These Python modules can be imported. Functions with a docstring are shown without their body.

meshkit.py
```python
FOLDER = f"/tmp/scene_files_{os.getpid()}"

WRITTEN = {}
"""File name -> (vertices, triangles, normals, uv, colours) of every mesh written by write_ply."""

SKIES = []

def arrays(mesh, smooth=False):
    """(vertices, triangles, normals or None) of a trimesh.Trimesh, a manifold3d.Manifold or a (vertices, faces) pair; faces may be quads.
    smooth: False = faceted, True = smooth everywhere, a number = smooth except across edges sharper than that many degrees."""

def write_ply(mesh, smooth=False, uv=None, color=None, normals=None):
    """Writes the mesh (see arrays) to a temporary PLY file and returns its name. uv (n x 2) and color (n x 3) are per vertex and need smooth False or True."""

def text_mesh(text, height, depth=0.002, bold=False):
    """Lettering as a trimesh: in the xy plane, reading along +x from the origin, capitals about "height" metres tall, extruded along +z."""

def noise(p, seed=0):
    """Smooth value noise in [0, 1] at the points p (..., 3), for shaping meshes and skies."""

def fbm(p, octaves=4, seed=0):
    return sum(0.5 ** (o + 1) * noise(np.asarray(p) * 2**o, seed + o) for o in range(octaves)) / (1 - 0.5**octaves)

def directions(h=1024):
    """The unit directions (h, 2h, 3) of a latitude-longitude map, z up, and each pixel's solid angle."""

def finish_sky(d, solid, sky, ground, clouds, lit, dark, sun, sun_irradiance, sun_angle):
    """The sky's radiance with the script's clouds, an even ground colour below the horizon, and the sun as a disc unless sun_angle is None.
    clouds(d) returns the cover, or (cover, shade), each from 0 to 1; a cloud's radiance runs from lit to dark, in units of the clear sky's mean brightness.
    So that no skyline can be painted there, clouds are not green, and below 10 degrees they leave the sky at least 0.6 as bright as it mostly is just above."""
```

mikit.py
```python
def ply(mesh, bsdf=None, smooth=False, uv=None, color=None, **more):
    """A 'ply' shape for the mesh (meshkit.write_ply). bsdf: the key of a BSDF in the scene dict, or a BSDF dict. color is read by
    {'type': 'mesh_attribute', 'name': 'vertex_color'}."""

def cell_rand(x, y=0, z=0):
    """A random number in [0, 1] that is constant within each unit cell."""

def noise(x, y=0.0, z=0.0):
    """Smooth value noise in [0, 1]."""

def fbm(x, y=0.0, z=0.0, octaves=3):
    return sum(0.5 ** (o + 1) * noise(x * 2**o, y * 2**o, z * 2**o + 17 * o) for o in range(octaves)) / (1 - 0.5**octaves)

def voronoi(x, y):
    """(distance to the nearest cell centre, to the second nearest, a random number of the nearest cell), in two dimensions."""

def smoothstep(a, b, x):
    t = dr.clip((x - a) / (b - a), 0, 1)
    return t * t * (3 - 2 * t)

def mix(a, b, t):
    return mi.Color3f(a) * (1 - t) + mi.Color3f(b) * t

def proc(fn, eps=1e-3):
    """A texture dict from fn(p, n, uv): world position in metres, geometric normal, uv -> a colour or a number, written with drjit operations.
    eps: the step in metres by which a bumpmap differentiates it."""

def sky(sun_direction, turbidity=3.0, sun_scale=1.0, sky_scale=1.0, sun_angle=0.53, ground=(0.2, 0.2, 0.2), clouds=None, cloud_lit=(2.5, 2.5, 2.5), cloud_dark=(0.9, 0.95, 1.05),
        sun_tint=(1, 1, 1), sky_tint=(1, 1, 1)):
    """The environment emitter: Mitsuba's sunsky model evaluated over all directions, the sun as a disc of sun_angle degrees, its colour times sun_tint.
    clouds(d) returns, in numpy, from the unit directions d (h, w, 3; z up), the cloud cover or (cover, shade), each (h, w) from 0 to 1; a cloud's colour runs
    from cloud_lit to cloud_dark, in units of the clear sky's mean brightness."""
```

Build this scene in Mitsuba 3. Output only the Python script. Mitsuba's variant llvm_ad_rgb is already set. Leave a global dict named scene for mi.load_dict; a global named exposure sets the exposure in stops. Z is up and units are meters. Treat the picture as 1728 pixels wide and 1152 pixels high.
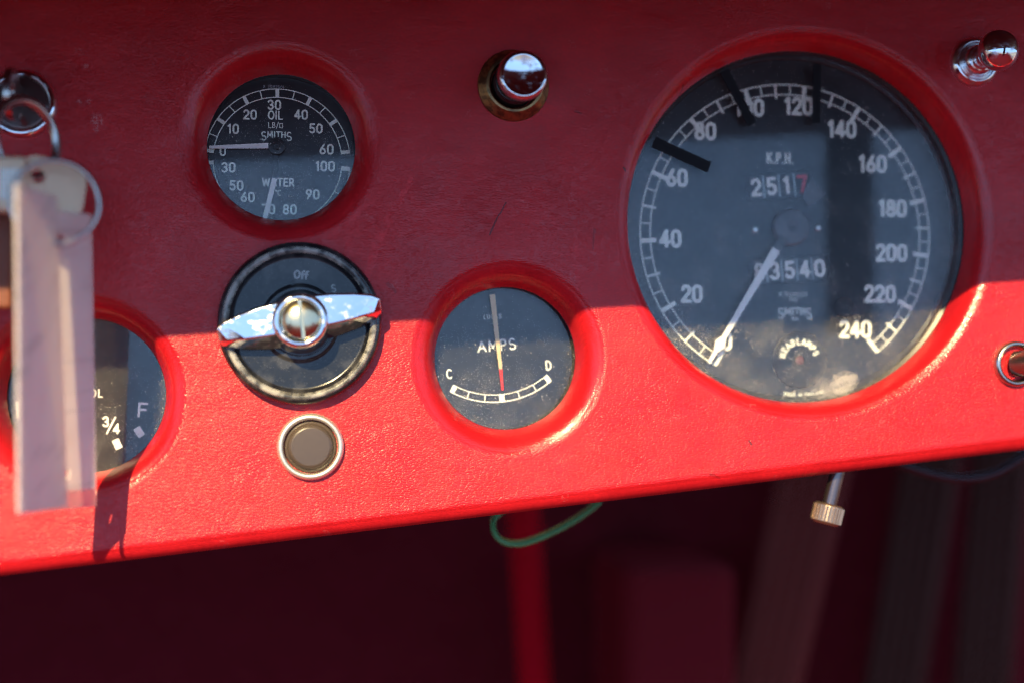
import math, random
import numpy as np, trimesh, mitsuba as mi, drjit as dr, mikit, meshkit
import manifold3d as m3
from shapely.geometry import Polygon, LineString, Point, box as sbox
from shapely.ops import unary_union
from shapely import affinity
from mikit import noise, fbm, voronoi, cell_rand, smoothstep, mix

random.seed(7)
rng = np.random.default_rng(7)

# ------------------------------------------------------------------ frame of the dashboard
# Everything is modelled in millimetres in the dashboard's own frame: x right, y into the panel
# (the leather face is y = 0), z up along the face.  The dashboard leans back by TILT.
TILT = math.radians(18.0)
CT, ST = math.cos(TILT), math.sin(TILT)
RW = np.array([[1, 0, 0], [0, CT, ST], [0, -ST, CT]])      # dashboard -> world
LIFT = np.array([0, 0, 0.80])


def W(v):
    return (np.asarray(v, float) @ RW.T) * 0.001 + LIFT


def Wd(v):
    return RW @ np.asarray(v, float)


# ------------------------------------------------------------------ camera, sun, exposure
EYE = np.array([0.0, -500.0, 0.0])
FWD = np.array([0.1436, 0.98924, 0.02782])
T4 = mi.ScalarTransform4f
scene, labels = {}, {}
scene['camera'] = {
    'type': 'thinlens', 'fov': 41.18, 'fov_axis': 'x', 'aperture_radius': 0.0088, 'focus_distance': 0.508,
    'near_clip': 0.01, 'far_clip': 200.0,
    'to_world': T4().look_at(origin=W(EYE).tolist(), target=W(EYE + 100 * FWD).tolist(), up=Wd([0, 0, 1]).tolist())}


def thin_haze(d):
    """A bright summer sky: high thin haze with soft streaks, added for more fill light."""
    q = d / (0.25 + np.abs(d[..., 2:]))
    n_ = meshkit.fbm(q * np.array([1.2, 2.2, 1.0]), 4, 3)
    return 0.55 + 0.35 * np.clip((n_ - .35) / .35, 0, 1), np.clip((n_ - .5) * 1.2, 0, 1)


scene['sky'] = mikit.sky(Wd([-0.33, -1.0, 0.56]).tolist(), turbidity=3, sky_tint=(0.62, 0.95, 1.45), sun_tint=(1.06, 1.0, 0.70),
                         clouds=thin_haze, cloud_lit=(1.15, 1.85, 2.95), cloud_dark=(0.8, 1.25, 1.95))
exposure = 2.45

# ------------------------------------------------------------------ helpers


def tri(v, f):
    return trimesh.Trimesh(np.asarray(v, float), np.asarray(f, int), process=False)


def cat(ms):
    return trimesh.util.concatenate(list(ms))


def numbered(key):
    if key not in scene and not any(k.startswith(key + '__') for k in scene) and key not in labels:
        return key
    i = 1
    while True:
        k = f'{key}_{i:03d}'
        if k not in scene and k not in labels and not any(q.startswith(k + '__') for q in scene):
            return k
        i += 1


def put(key, mesh, mat, smooth=30):
    """One entry of the scene from a mesh in dashboard millimetres."""
    key = numbered(key)
    if hasattr(mesh, 'to_mesh'):
        q = mesh.to_mesh()
        mesh = tri(q.vert_properties[:, :3], q.tri_verts)
    m = tri(W(mesh.vertices), mesh.faces)
    scene[key] = mikit.ply(m, mat, smooth)
    return key


def thing(key, label, cat_, group=None):
    key = numbered(key)
    labels[key] = {'label': label, 'category': cat_}
    if group:
        labels[key]['group'] = group
    return key


def lathe(prof, n=96, closed=False):
    """prof: (r, w) rows, w towards the viewer; axis +w at the origin, local frame (u, v, w)."""
    p = np.asarray(prof, float)
    a = np.arange(n) * 2 * np.pi / n
    v = np.stack([p[:, None, 0] * np.cos(a), p[:, None, 0] * np.sin(a), np.repeat(p[:, 1:2], n, 1)], -1).reshape(-1, 3)
    rows = len(p)
    f = []
    for i in range(rows if closed else rows - 1):
        i2 = (i + 1) % rows
        j = np.arange(n)
        j2 = (j + 1) % n
        A, B, C, D = i * n + j, i * n + j2, i2 * n + j2, i2 * n + j
        f += [np.stack([A, B, C], 1), np.stack([A, C, D], 1)]
    m = tri(v, np.vstack(f))
    m.merge_vertices()
    m.update_faces(m.nondegenerate_faces())
    trimesh.repair.fix_normals(m)
    return m


def rounded(prof, r=0.4, k=4):
    """Round the inner corners of a profile polyline."""
    p = [np.array(q, float) for q in prof]
    out = [p[0]]
    for a, b, c in zip(p, p[1:], p[2:]):
        d1, d2 = a - b, c - b
        l1, l2 = np.linalg.norm(d1), np.linalg.norm(d2)
        t = min(r, l1 * 0.45, l2 * 0.45)
        s, e = b + d1 / l1 * t, b + d2 / l2 * t
        for q in np.linspace(0, 1, k):
            out.append((1 - q) ** 2 * s + 2 * q * (1 - q) * b + q * q * e)
    out.append(p[-1])
    return out


def at(mesh, x, z, d=0.0, rot=0.0, lean=None):
    """Place a local (u, v, w) mesh on the dashboard: u right, v up, w towards the viewer, d = depth below the leather.
    lean = (right, up) slopes of the axis."""
    m = mesh.copy()
    v = np.array(m.vertices)
    c, s = math.cos(rot), math.sin(rot)
    u, w2 = v[:, 0] * c - v[:, 1] * s, v[:, 0] * s + v[:, 1] * c
    lx, lz = lean or (0, 0)
    m.vertices = np.stack([x + u + lx * v[:, 2], d - v[:, 2], z + w2 + lz * v[:, 2]], 1)
    m.faces = np.array(m.faces)
    # (u, v, w) -> (x, -y, z) keeps handedness
    return m


def prism(poly, depth):
    """Extrude a shapely polygon from w = 0 to w = depth."""
    gs = [g for g in getattr(poly, 'geoms', [poly]) if g.area > 1e-6]
    return cat(trimesh.creation.extrude_polygon(g, depth, engine='earcut') for g in gs)


def tube(pts, rad, sides=14, closed=False):
    p = np.asarray(pts, float)
    n = len(p)
    t = np.gradient(p, axis=0) if not closed else np.roll(p, -1, 0) - np.roll(p, 1, 0)
    t /= np.linalg.norm(t, axis=1, keepdims=True)
    ref = np.array([0, 0, 1.0]) if abs(t[0, 2]) < 0.9 else np.array([1.0, 0, 0])
    nrm = []
    a = np.cross(t[0], ref)
    for k in range(n):
        a = a - t[k] * (a @ t[k])
        a /= np.linalg.norm(a)
        nrm.append(a.copy())
    nrm = np.array(nrm)
    b = np.cross(t, nrm)
    ang = np.arange(sides) * 2 * np.pi / sides
    r = np.broadcast_to(rad, (n,))
    v = p[:, None] + r[:, None, None] * (np.cos(ang)[None, :, None] * nrm[:, None] + np.sin(ang)[None, :, None] * b[:, None])
    f = []
    for i in range(n if closed else n - 1):
        i2 = (i + 1) % n
        for j in range(sides):
            j2 = (j + 1) % sides
            f += [[i * sides + j, i * sides + j2, i2 * sides + j2], [i * sides + j, i2 * sides + j2, i2 * sides + j]]
    v = v.reshape(-1, 3)
    if not closed:
        for e, flip in ((0, False), (n - 1, True)):
            c = len(v)
            v = np.vstack([v, p[e]])
            for j in range(sides):
                j2 = (j + 1) % sides
                f.append([c, e * sides + j2, e * sides + j] if not flip else [c, e * sides + j, e * sides + j2])
    return tri(v, f)


def spline(pts, n=60):
    from scipy.interpolate import CubicSpline
    p = np.asarray(pts, float)
    s = np.concatenate([[0], np.cumsum(np.linalg.norm(np.diff(p, axis=0), axis=1))])
    return CubicSpline(s, p)(np.linspace(0, s[-1], n))


def block(x0, x1, y0, y1, z0, z1, r=0.0):
    if r:
        ms = [m3.Manifold.sphere(r, 20).translate([x, y, z]) for x in (x0 + r, x1 - r) for y in (y0 + r, y1 - r) for z in (z0 + r, z1 - r)]
        q = m3.Manifold.batch_hull(ms).to_mesh()
        return tri(q.vert_properties[:, :3], q.tri_verts)
    m = trimesh.creation.box(extents=[x1 - x0, y1 - y0, z1 - z0])
    m.apply_translation([(x0 + x1) / 2, (y0 + y1) / 2, (z0 + z1) / 2])
    return m


def hull_spheres(rows):
    """Convex hull of spheres (x, y, z, r)."""
    ms = [m3.Manifold.sphere(r, 20).translate([x, y, z]) for x, y, z, r in rows]
    q = m3.Manifold.batch_hull(ms).to_mesh()
    return tri(q.vert_properties[:, :3], q.tri_verts)


# ------------------------------------------------------------------ dial lettering: strokes of a rounded engraver's alphabet, cap height 1


def arc(cx, cy, rx, ry, a0, a1, n=14):
    a = np.radians(np.linspace(a0, a1, n))
    return [(cx + rx * math.cos(t), cy + ry * math.sin(t)) for t in a]


L, H = 0.08, 0.92
G = {
    '0': (.62, [arc(.31, .68, .23, .24, 0, 180) + arc(.31, .32, .23, .24, 180, 360) + [(.54, .68)]]),
    '1': (.34, [[(.04, .76), (.2, H), (.2, L)]]),
    '2': (.60, [arc(.30, .68, .22, .24, 165, -35) + [(.10, .13), (.07, L), (.54, L)]]),
    '3': (.60, [arc(.29, .70, .21, .22, 160, -90), arc(.29, .28, .23, .21, 90, -155)]),
    '4': (.62, [[(.42, L), (.42, H), (.06, .30), (.58, .30)]]),
    '5': (.60, [[(.50, H), (.14, H), (.11, .54)] + arc(.29, .33, .23, .25, 125, -150)]),
    '6': (.60, [[(.42, H), (.14, .50)] + arc(.30, .31, .22, .23, 150, 510)]),
    '7': (.56, [[(.06, H), (.52, H), (.22, L)]]),
    '8': (.60, [arc(.30, .71, .19, .21, 90, 450), arc(.30, .29, .23, .21, 90, 450)]),
    '9': (.60, [[(.18, L), (.46, .50)] + arc(.30, .69, .22, .23, -30, 330)]),
    'A': (.70, [[(.06, L), (.35, H), (.64, L)], [(.17, .36), (.53, .36)]]),
    'B': (.58, [[(.1, L), (.1, H), (.28, H)] + arc(.28, .72, .18, .20, 90, -90) + [(.1, .52)], [(.28, .52)] + arc(.28, .30, .22, .22, 90, -90) + [(.1, L)]]),
    'C': (.62, [arc(.34, .5, .26, .42, 50, 310)]),
    'D': (.64, [[(.1, L), (.1, H), (.26, H)] + arc(.26, .5, .28, .42, 90, -90) + [(.1, L)]]),
    'E': (.54, [[(.5, H), (.1, H), (.1, L), (.5, L)], [(.1, .52), (.44, .52)]]),
    'F': (.52, [[(.5, H), (.1, H), (.1, L)], [(.1, .52), (.44, .52)]]),
    'G': (.66, [arc(.34, .5, .26, .42, 50, 330) + [(.60, .46), (.38, .46)]]),
    'H': (.64, [[(.1, L), (.1, H)], [(.54, L), (.54, H)], [(.1, .5), (.54, .5)]]),
    'I': (.24, [[(.12, L), (.12, H)]]),
    'K': (.60, [[(.1, L), (.1, H)], [(.54, H), (.12, .46)], [(.26, .58), (.56, L)]]),
    'L': (.52, [[(.1, H), (.1, L), (.48, L)]]),
    'M': (.76, [[(.08, L), (.12, H), (.38, .3), (.64, H), (.68, L)]]),
    'N': (.66, [[(.1, L), (.1, H), (.56, L), (.56, H)]]),
    'O': (.72, [arc(.36, .5, .28, .42, 0, 360, 28)]),
    'P': (.56, [[(.1, L), (.1, H), (.28, H)] + arc(.28, .69, .20, .23, 90, -90) + [(.1, .46)]]),
    'R': (.60, [[(.1, L), (.1, H), (.28, H)] + arc(.28, .69, .20, .23, 90, -90) + [(.1, .46)], [(.30, .46), (.54, L)]]),
    'S': (.58, [arc(.29, .70, .20, .22, 40, 270) + arc(.29, .29, .22, .21, 90, -145)]),
    'T': (.58, [[(.04, H), (.54, H)], [(.29, H), (.29, L)]]),
    'U': (.64, [[(.1, H), (.1, .32)] + arc(.32, .32, .22, .24, 180, 360) + [(.54, H)]]),
    'W': (.86, [[(.05, H), (.23, L), (.43, .80), (.63, L), (.81, H)]]),
    'X': (.60, [[(.06, L), (.54, H)], [(.06, H), (.54, L)]]),
    'f': (.40, [arc(.34, .74, .16, .18, 70, 180) + [(.18, L)], [(.04, .56), (.36, .56)]]),
    '/': (.40, [[(.04, 0), (.38, 1)]]),
    '.': (.22, [[(.11, .08), (.11, .081)]]),
    '-': (.3, [[(.04, .5), (.26, .5)]]),
    'o': (.34, [arc(.17, .82, .11, .11, 0, 360)]),         # degree ring
    '#': (.62, [[(.08, .1), (.54, .1), (.54, .8), (.08, .8), (.08, .1)]]),   # the square of lb per square inch
    ' ': (.34, []),
}


def text_poly(s, h, stroke=0.15, gap=0.10, wide=1.0):
    """Shapely outline of the text, centred on its own box, capitals h mm tall."""
    x, polys = 0.0, []
    for ch in s:
        w, strokes = G[ch]
        for st in strokes:
            ln = LineString([((px * wide) + x, py) for px, py in st])
            polys.append(ln.buffer(stroke / 2, quad_segs=4, cap_style=1, join_style=1))
        x += w * wide + gap
    x -= gap
    g = unary_union(polys)
    return affinity.scale(affinity.translate(g, -x / 2, -0.5), h, h, origin=(0, 0)).simplify(h * 0.006)


def text(key, s, x, z, h, d, mat, rot=0.0, stroke=0.15, gap=0.10, wide=1.0, thick=0.12):
    return put(key, at(prism(text_poly(s, h, stroke, gap, wide), thick), x, z, d, math.radians(rot)), mat, False)


def arc_band(r0, r1, a0, a1, n=64):
    """Ring sector; angles in degrees clockwise from straight up."""
    a = np.radians(np.linspace(a0, a1, n))
    o = [(r1 * math.sin(t), r1 * math.cos(t)) for t in a]
    i = [(r0 * math.sin(t), r0 * math.cos(t)) for t in a[::-1]]
    return Polygon(o + i)


def radial(a, r0, r1, w):
    t = math.radians(a)
    return LineString([(r0 * math.sin(t), r0 * math.cos(t)), (r1 * math.sin(t), r1 * math.cos(t))]).buffer(w / 2, cap_style=2)


# ------------------------------------------------------------------ materials


def lam(r, g, b):
    return {'type': 'rgb', 'value': [r, g, b]}


def loc(p):
    """World point -> dashboard millimetres (x, y, z)."""
    y, z = p.y, p.z - float(LIFT[2])
    return p.x * 1000, (CT * y - ST * z) * 1000, (ST * y + CT * z) * 1000


def seg_mask(x, z, ax, az, bx, bz, w0, w1):
    """Soft capsule from a to b, half width w0 at a, w1 at b."""
    dx, dz = bx - ax, bz - az
    t = dr.clip(((x - ax) * dx + (z - az) * dz) / (dx * dx + dz * dz), 0, 1)
    q = dr.sqrt(dr.square(x - ax - t * dx) + dr.square(z - az - t * dz))
    w = w0 + (w1 - w0) * t
    return 1 - smoothstep(0.3, 1.0, q / w)


SCUFFS = [  # pale red rubbed streaks
    (41.21, 85.24, 23.43, 52.09, 1.0, 2.6, .55), (23.43, 52.09, 18.72, 36.82, 2.6, 2.2, .5), (14.76, 63.92, 12.66, 47.59, 3.0, 4.0, .3),
    (-44.26, 21.25, -39.10, 28.74, 1.5, 0.6, .4), (6.21, 51.84, 23.39, 67.35, 2.0, 1.0, .25), (97.44, 37.66, 96.34, 59.86, 1.8, 1.0, .22)]
DARKS = [(70.13, 65.60, 64.14, 53.59, .35, .5, .75), (138.76, 112.04, 141.28, 103.52, .5, .9, .6), (163.52, -23.16, 164.68, -24.52, .5, .7, .8),
         (115.21, 79.66, 115.89, 78.55, .5, .5, .9), (26.72, 34.73, 29.55, 32.15, 1.3, 1.0, .35), (96.84, 100.45, 98.65, 99.60, .8, .6, .4),
         (103.79, 55.98, 103.33, 48.84, .7, .5, .3), (148.60, -35.81, 152.06, -37.19, .8, .5, .4), (-38.97, 6.38, -37.92, 5.53, .6, .5, .3)]
FLECKS = [(-76.93, 92.33, 3.2), (-80.77, 111.55, 1.4), (-79.84, 98.83, 1.2), (-83.11, 98.74, 1.2), (-77.11, 89.14, 1.6)]


def leather_height(p, n, uv):
    x, y, z = loc(p)
    z = z + y * 0.8
    wx = x + 1.1 * (noise(x * .35, z * .35, 3.0) - .5) + .5 * (noise(x * 1.3, z * 1.3, 8.0) - .5)
    wz = z + 1.1 * (noise(x * .35, z * .35, 5.0) - .5) + .5 * (noise(x * 1.3, z * 1.3, 9.0) - .5) + .12 * x
    f1, f2, _ = voronoi(wx * .58, wz * 1.25)
    amp = .45 + .9 * noise(x * .045, z * .045, 1.5)
    peb = smoothstep(0.0, 0.42, f2 - f1)
    fine = noise(x * 3.1, z * 4.3, 2.0)
    fold = fbm(x * .06, z * .09, 4.0, octaves=3)
    crease = dr.abs(fbm((x * .5 + z * .35) * .55, (z * .5 - x * .35) * .16, 11.0, octaves=2) - .5)
    cr = smoothstep(0.0, .06, crease)
    zone = smoothstep(.46, .64, noise(x * .03 + 4, z * .035, 6.0))
    k = 1 - .65 * smoothstep(.02, .5, y)
    return (.095 * peb * amp * k + .04 * fine * k + .55 * fold * k + .045 * cr * zone * k) * .001


def leather_color(p, n, uv):
    x, y, z = loc(p)
    zz = z + y * 0.8
    wx = x + 1.1 * (noise(x * .35, zz * .35, 3.0) - .5) + .5 * (noise(x * 1.3, zz * 1.3, 8.0) - .5)
    wz = zz + 1.1 * (noise(x * .35, zz * .35, 5.0) - .5) + .5 * (noise(x * 1.3, zz * 1.3, 9.0) - .5) + .12 * x
    f1, f2, kc = voronoi(wx * .58, wz * 1.25)
    grain_tone = .88 + .07 * smoothstep(0.0, .30, f2 - f1) + .07 * kc  # darker along the grain creases so the grain shows, random tone per cell
    m = fbm(x * .05, z * .05, 2.0, octaves=3)
    g = noise(x * 1.3, z * 1.6, 7.0)
    c = mix((.450, .0085, .0130), (.550, .0125, .0180), smoothstep(.3, .7, m) * .7 + .3 * g)
    nz = fbm(x * .4, z * .25, 5.0, octaves=2)
    for ax, az, bx, bz, w0, w1, s in SCUFFS:
        k = seg_mask(x, z, ax, az, bx, bz, w0, w1) * s * smoothstep(.3, .6, nz)
        c = mix(c, (.70, .022, .030), k)
    for ax, az, bx, bz, w0, w1, s in DARKS:
        k = seg_mask(x + .8 * (nz - .5), z, ax, az, bx, bz, w0, w1) * s
        c = mix(c, (.05, .008, .01), k)
    for ax, az, r in FLECKS:
        q = dr.sqrt(dr.square(x - ax) + dr.square(z - az)) / r
        k = (1 - smoothstep(.4, 1.0, q)) * smoothstep(.42, .62, noise(x * 2.2, z * 2.8, 3.0)) * .55
        c = mix(c, (.62, .25, .25), k)
    dots = smoothstep(.985, .99, cell_rand(dr.floor(x * .33), dr.floor(z * .33), 5)) * smoothstep(.55, .7, noise(x * 1.9, z * 1.9, 4.0))
    return mix(c, (.60, .16, .16), dots * .22) * grain_tone


def leather_rough(p, n, uv):
    x, y, z = loc(p)
    k = smoothstep(.005, .15, y)
    f = fbm(x * .09, z * .09, 9.0, octaves=3)
    return (.30 + .24 * f) * (1 - k) + (.20 + .10 * f) * k


def two(b):
    return {'type': 'twosided', 'bsdf': b}


scene['leather'] = {'type': 'bumpmap', 'arbitrary': mikit.proc(leather_height, eps=1.2e-4), 'scale': 1.0,
                    'bsdf': {'type': 'principled', 'base_color': mikit.proc(leather_color), 'roughness': mikit.proc(leather_rough), 'specular': .5}}


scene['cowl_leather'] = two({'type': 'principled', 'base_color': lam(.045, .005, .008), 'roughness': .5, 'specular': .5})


def cloth_color(p, n, uv):
    x, y, z = loc(p)
    return mix((.10, .008, .012), (.15, .014, .020), noise(x * .25, y * .25, z * .25))


scene['carpet'] = two({'type': 'diffuse', 'reflectance': mikit.proc(cloth_color)})
scene['trim_red'] = two({'type': 'principled', 'base_color': lam(.42, .002, .010), 'roughness': .7, 'specular': .05})
scene['dark_red'] = two({'type': 'principled', 'base_color': lam(.15, .008, .012), 'roughness': .7, 'specular': .08})


def black_color(p, n, uv):
    x, y, z = loc(p)
    return mix((.010, .010, .011), (.022, .022, .023), fbm(x * .3, z * .3, y * .3, octaves=3))


scene['dial_black'] = two({'type': 'principled', 'base_color': mikit.proc(black_color), 'roughness': .30, 'specular': .5})
scene['hub_black'] = two({'type': 'principled', 'base_color': lam(.075, .077, .080), 'roughness': .42, 'specular': .5})
scene['black'] = two({'type': 'principled', 'base_color': lam(.012, .012, .013), 'roughness': .35, 'specular': .5})


def bakelite_color(p, n, uv):
    x, y, z = loc(p)
    d = smoothstep(.45, .8, fbm(x * .18, z * .18, 3.0, octaves=4))
    s = smoothstep(.93, .97, cell_rand(dr.floor(x * 2.2), dr.floor(z * 2.2), 4))
    return mix((.010, .011, .013), (.075, .073, .068), d * .45 + s * .35)


scene['bakelite'] = two({'type': 'principled', 'base_color': mikit.proc(bakelite_color), 'roughness': .22, 'specular': .55})


def dusty_color(p, n, uv):
    x, y, z = loc(p)
    d = smoothstep(.25, .75, fbm(x * .35, z * .35, 3.0, octaves=4))
    return mix((.05, .05, .048), (.36, .34, .29), d)


scene['dusty_rim'] = two({'type': 'principled', 'base_color': mikit.proc(dusty_color), 'roughness': .35, 'specular': .5})


def paint_color(p, n, uv):
    x, y, z = loc(p)
    return mix((.78, .82, .68), (.85, .88, .75), noise(x * 1.5, z * 1.5, 2.0))


scene['white_paint'] = two({'type': 'principled', 'base_color': mikit.proc(paint_color), 'roughness': .6, 'specular': .2})
scene['faint_paint'] = two({'type': 'principled', 'base_color': lam(.13, .13, .13), 'roughness': .6, 'specular': .2})
scene['grey_paint'] = two({'type': 'principled', 'base_color': lam(.34, .34, .33), 'roughness': .6, 'specular': .2})
scene['needle_white'] = two({'type': 'principled', 'base_color': lam(.78, .76, .68), 'roughness': .5, 'specular': .3})
scene['needle_cream'] = two({'type': 'principled', 'base_color': lam(.58, .45, .24), 'roughness': .45, 'specular': .4})
scene['red_paint'] = two({'type': 'principled', 'base_color': lam(.60, .025, .022), 'roughness': .5, 'specular': .3})
scene['faded_red'] = two({'type': 'principled', 'base_color': lam(.55, .09, .11), 'roughness': .5, 'specular': .3})
scene['telltale_red'] = two({'type': 'principled', 'base_color': lam(.10, .035, .035), 'roughness': .3, 'specular': .5})
scene['ivory_paint'] = two({'type': 'principled', 'base_color': lam(.82, .80, .68), 'roughness': .55, 'specular': .3})


def scratch_rough(p, n, uv):
    x, y, z = loc(p)
    return .06 + .34 * smoothstep(.48, .8, fbm(x * .45, z * .6, y * .6, octaves=4))


scene['chrome'] = two({'type': 'principled', 'base_color': lam(.80, .80, .82), 'metallic': 1.0, 'roughness': mikit.proc(scratch_rough)})
scene['nickel'] = two({'type': 'principled', 'base_color': lam(.52, .49, .45), 'metallic': 1.0, 'roughness': .28})


def brass_color(p, n, uv):
    x, y, z = loc(p)
    return mix((.33, .20, .085), (.13, .085, .045), smoothstep(.35, .7, fbm(x * .5, z * .5, y * .4, octaves=3)))


scene['worn_steel'] = two({'type': 'principled', 'base_color': lam(.42, .29, .20), 'metallic': .9, 'roughness': .36})
scene['brass'] = two({'type': 'principled', 'base_color': mikit.proc(brass_color), 'metallic': .9, 'roughness': .36})
scene['pale_brass'] = two({'type': 'principled', 'base_color': lam(.66, .56, .36), 'metallic': 1.0, 'roughness': .24})
scene['key_brass'] = two({'type': 'principled', 'base_color': lam(.70, .48, .30), 'metallic': .30, 'roughness': .45})
scene['aluminium'] = two({'type': 'principled', 'base_color': lam(.74, .68, .56), 'metallic': .75, 'roughness': .40})
scene['brown_plastic'] = two({'type': 'principled', 'base_color': lam(.078, .056, .041), 'roughness': .30, 'specular': .5})
scene['dark_chrome'] = two({'type': 'principled', 'base_color': lam(.20, .15, .14), 'metallic': .9, 'roughness': .2})
scene['green_wire'] = two({'type': 'principled', 'base_color': lam(.09, .25, .08), 'roughness': .35, 'specular': .5})
scene['yellow_wire'] = two({'type': 'principled', 'base_color': lam(.40, .26, .05), 'roughness': .35, 'specular': .5})
scene['dark_cable'] = two({'type': 'principled', 'base_color': lam(.035, .012, .014), 'roughness': .4, 'specular': .5})
scene['brown_leather'] = two({'type': 'principled', 'base_color': lam(.16, .040, .012), 'roughness': .5, 'specular': .4})
scene['rubber'] = two({'type': 'principled', 'base_color': lam(.060, .020, .013), 'roughness': .6, 'specular': .15})
scene['pedal_red'] = two({'type': 'principled', 'base_color': lam(.16, .026, .018), 'roughness': .6, 'specular': .2})
scene['tag_clear'] = {'type': 'principledthin', 'base_color': lam(.90, .62, .60), 'roughness': .35, 'diff_trans': 1.0, 'spec_trans': .5, 'eta': 1.4}


def tag_color(p, n, uv):
    x, y, z = loc(p)
    a_ = noise((x - y) * 1.2, z * .05, 3.0)
    b_ = smoothstep(.55, .8, fbm(x * .12, z * .10, y * .12, octaves=4))
    sc = smoothstep(.80, .9, noise((x - y) * .5 + z * .4, z * .09, 8.0))
    return mix((.93, .86, .79), (.83, .75, .69), .45 * a_ + .5 * b_) * (1 - .18 * sc)


scene['tag_plastic'] = {'type': 'principledthin', 'base_color': mikit.proc(tag_color), 'roughness': .45, 'diff_trans': 1.1, 'spec_trans': 0.0, 'eta': 1.45}
scene['wood_wheel'] = two({'type': 'principled', 'base_color': lam(.05, .018, .010), 'roughness': .3, 'specular': .5})


scene['glass'] = {'type': 'thindielectric', 'int_ior': 1.37}
scene['tape'] = two({'type': 'principled', 'base_color': lam(.007, .007, .008), 'roughness': .6, 'specular': .2})
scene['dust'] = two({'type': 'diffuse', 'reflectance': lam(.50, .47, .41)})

# ------------------------------------------------------------------ the dashboard panel
REC = {  # gauge recesses: centre x, z, outer radius at the face, inner radius, depth
    'oil': (-12.3, 86.2, 33.8, 26.9, 12.0), 'amp': (71.8, 8.0, 33.8, 26.6, 12.0),
    'fuel': (-81.5, -5.8, 33.8, 27.6, 12.0), 'speed': (188.0, 60.1, 73.2, 68.7, 12.0)}
X0, X1, ZT = -640.0, 620.0, 152.0
SLOPE = .1075


def edge(x):
    return -57.7 + SLOPE * x


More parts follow.
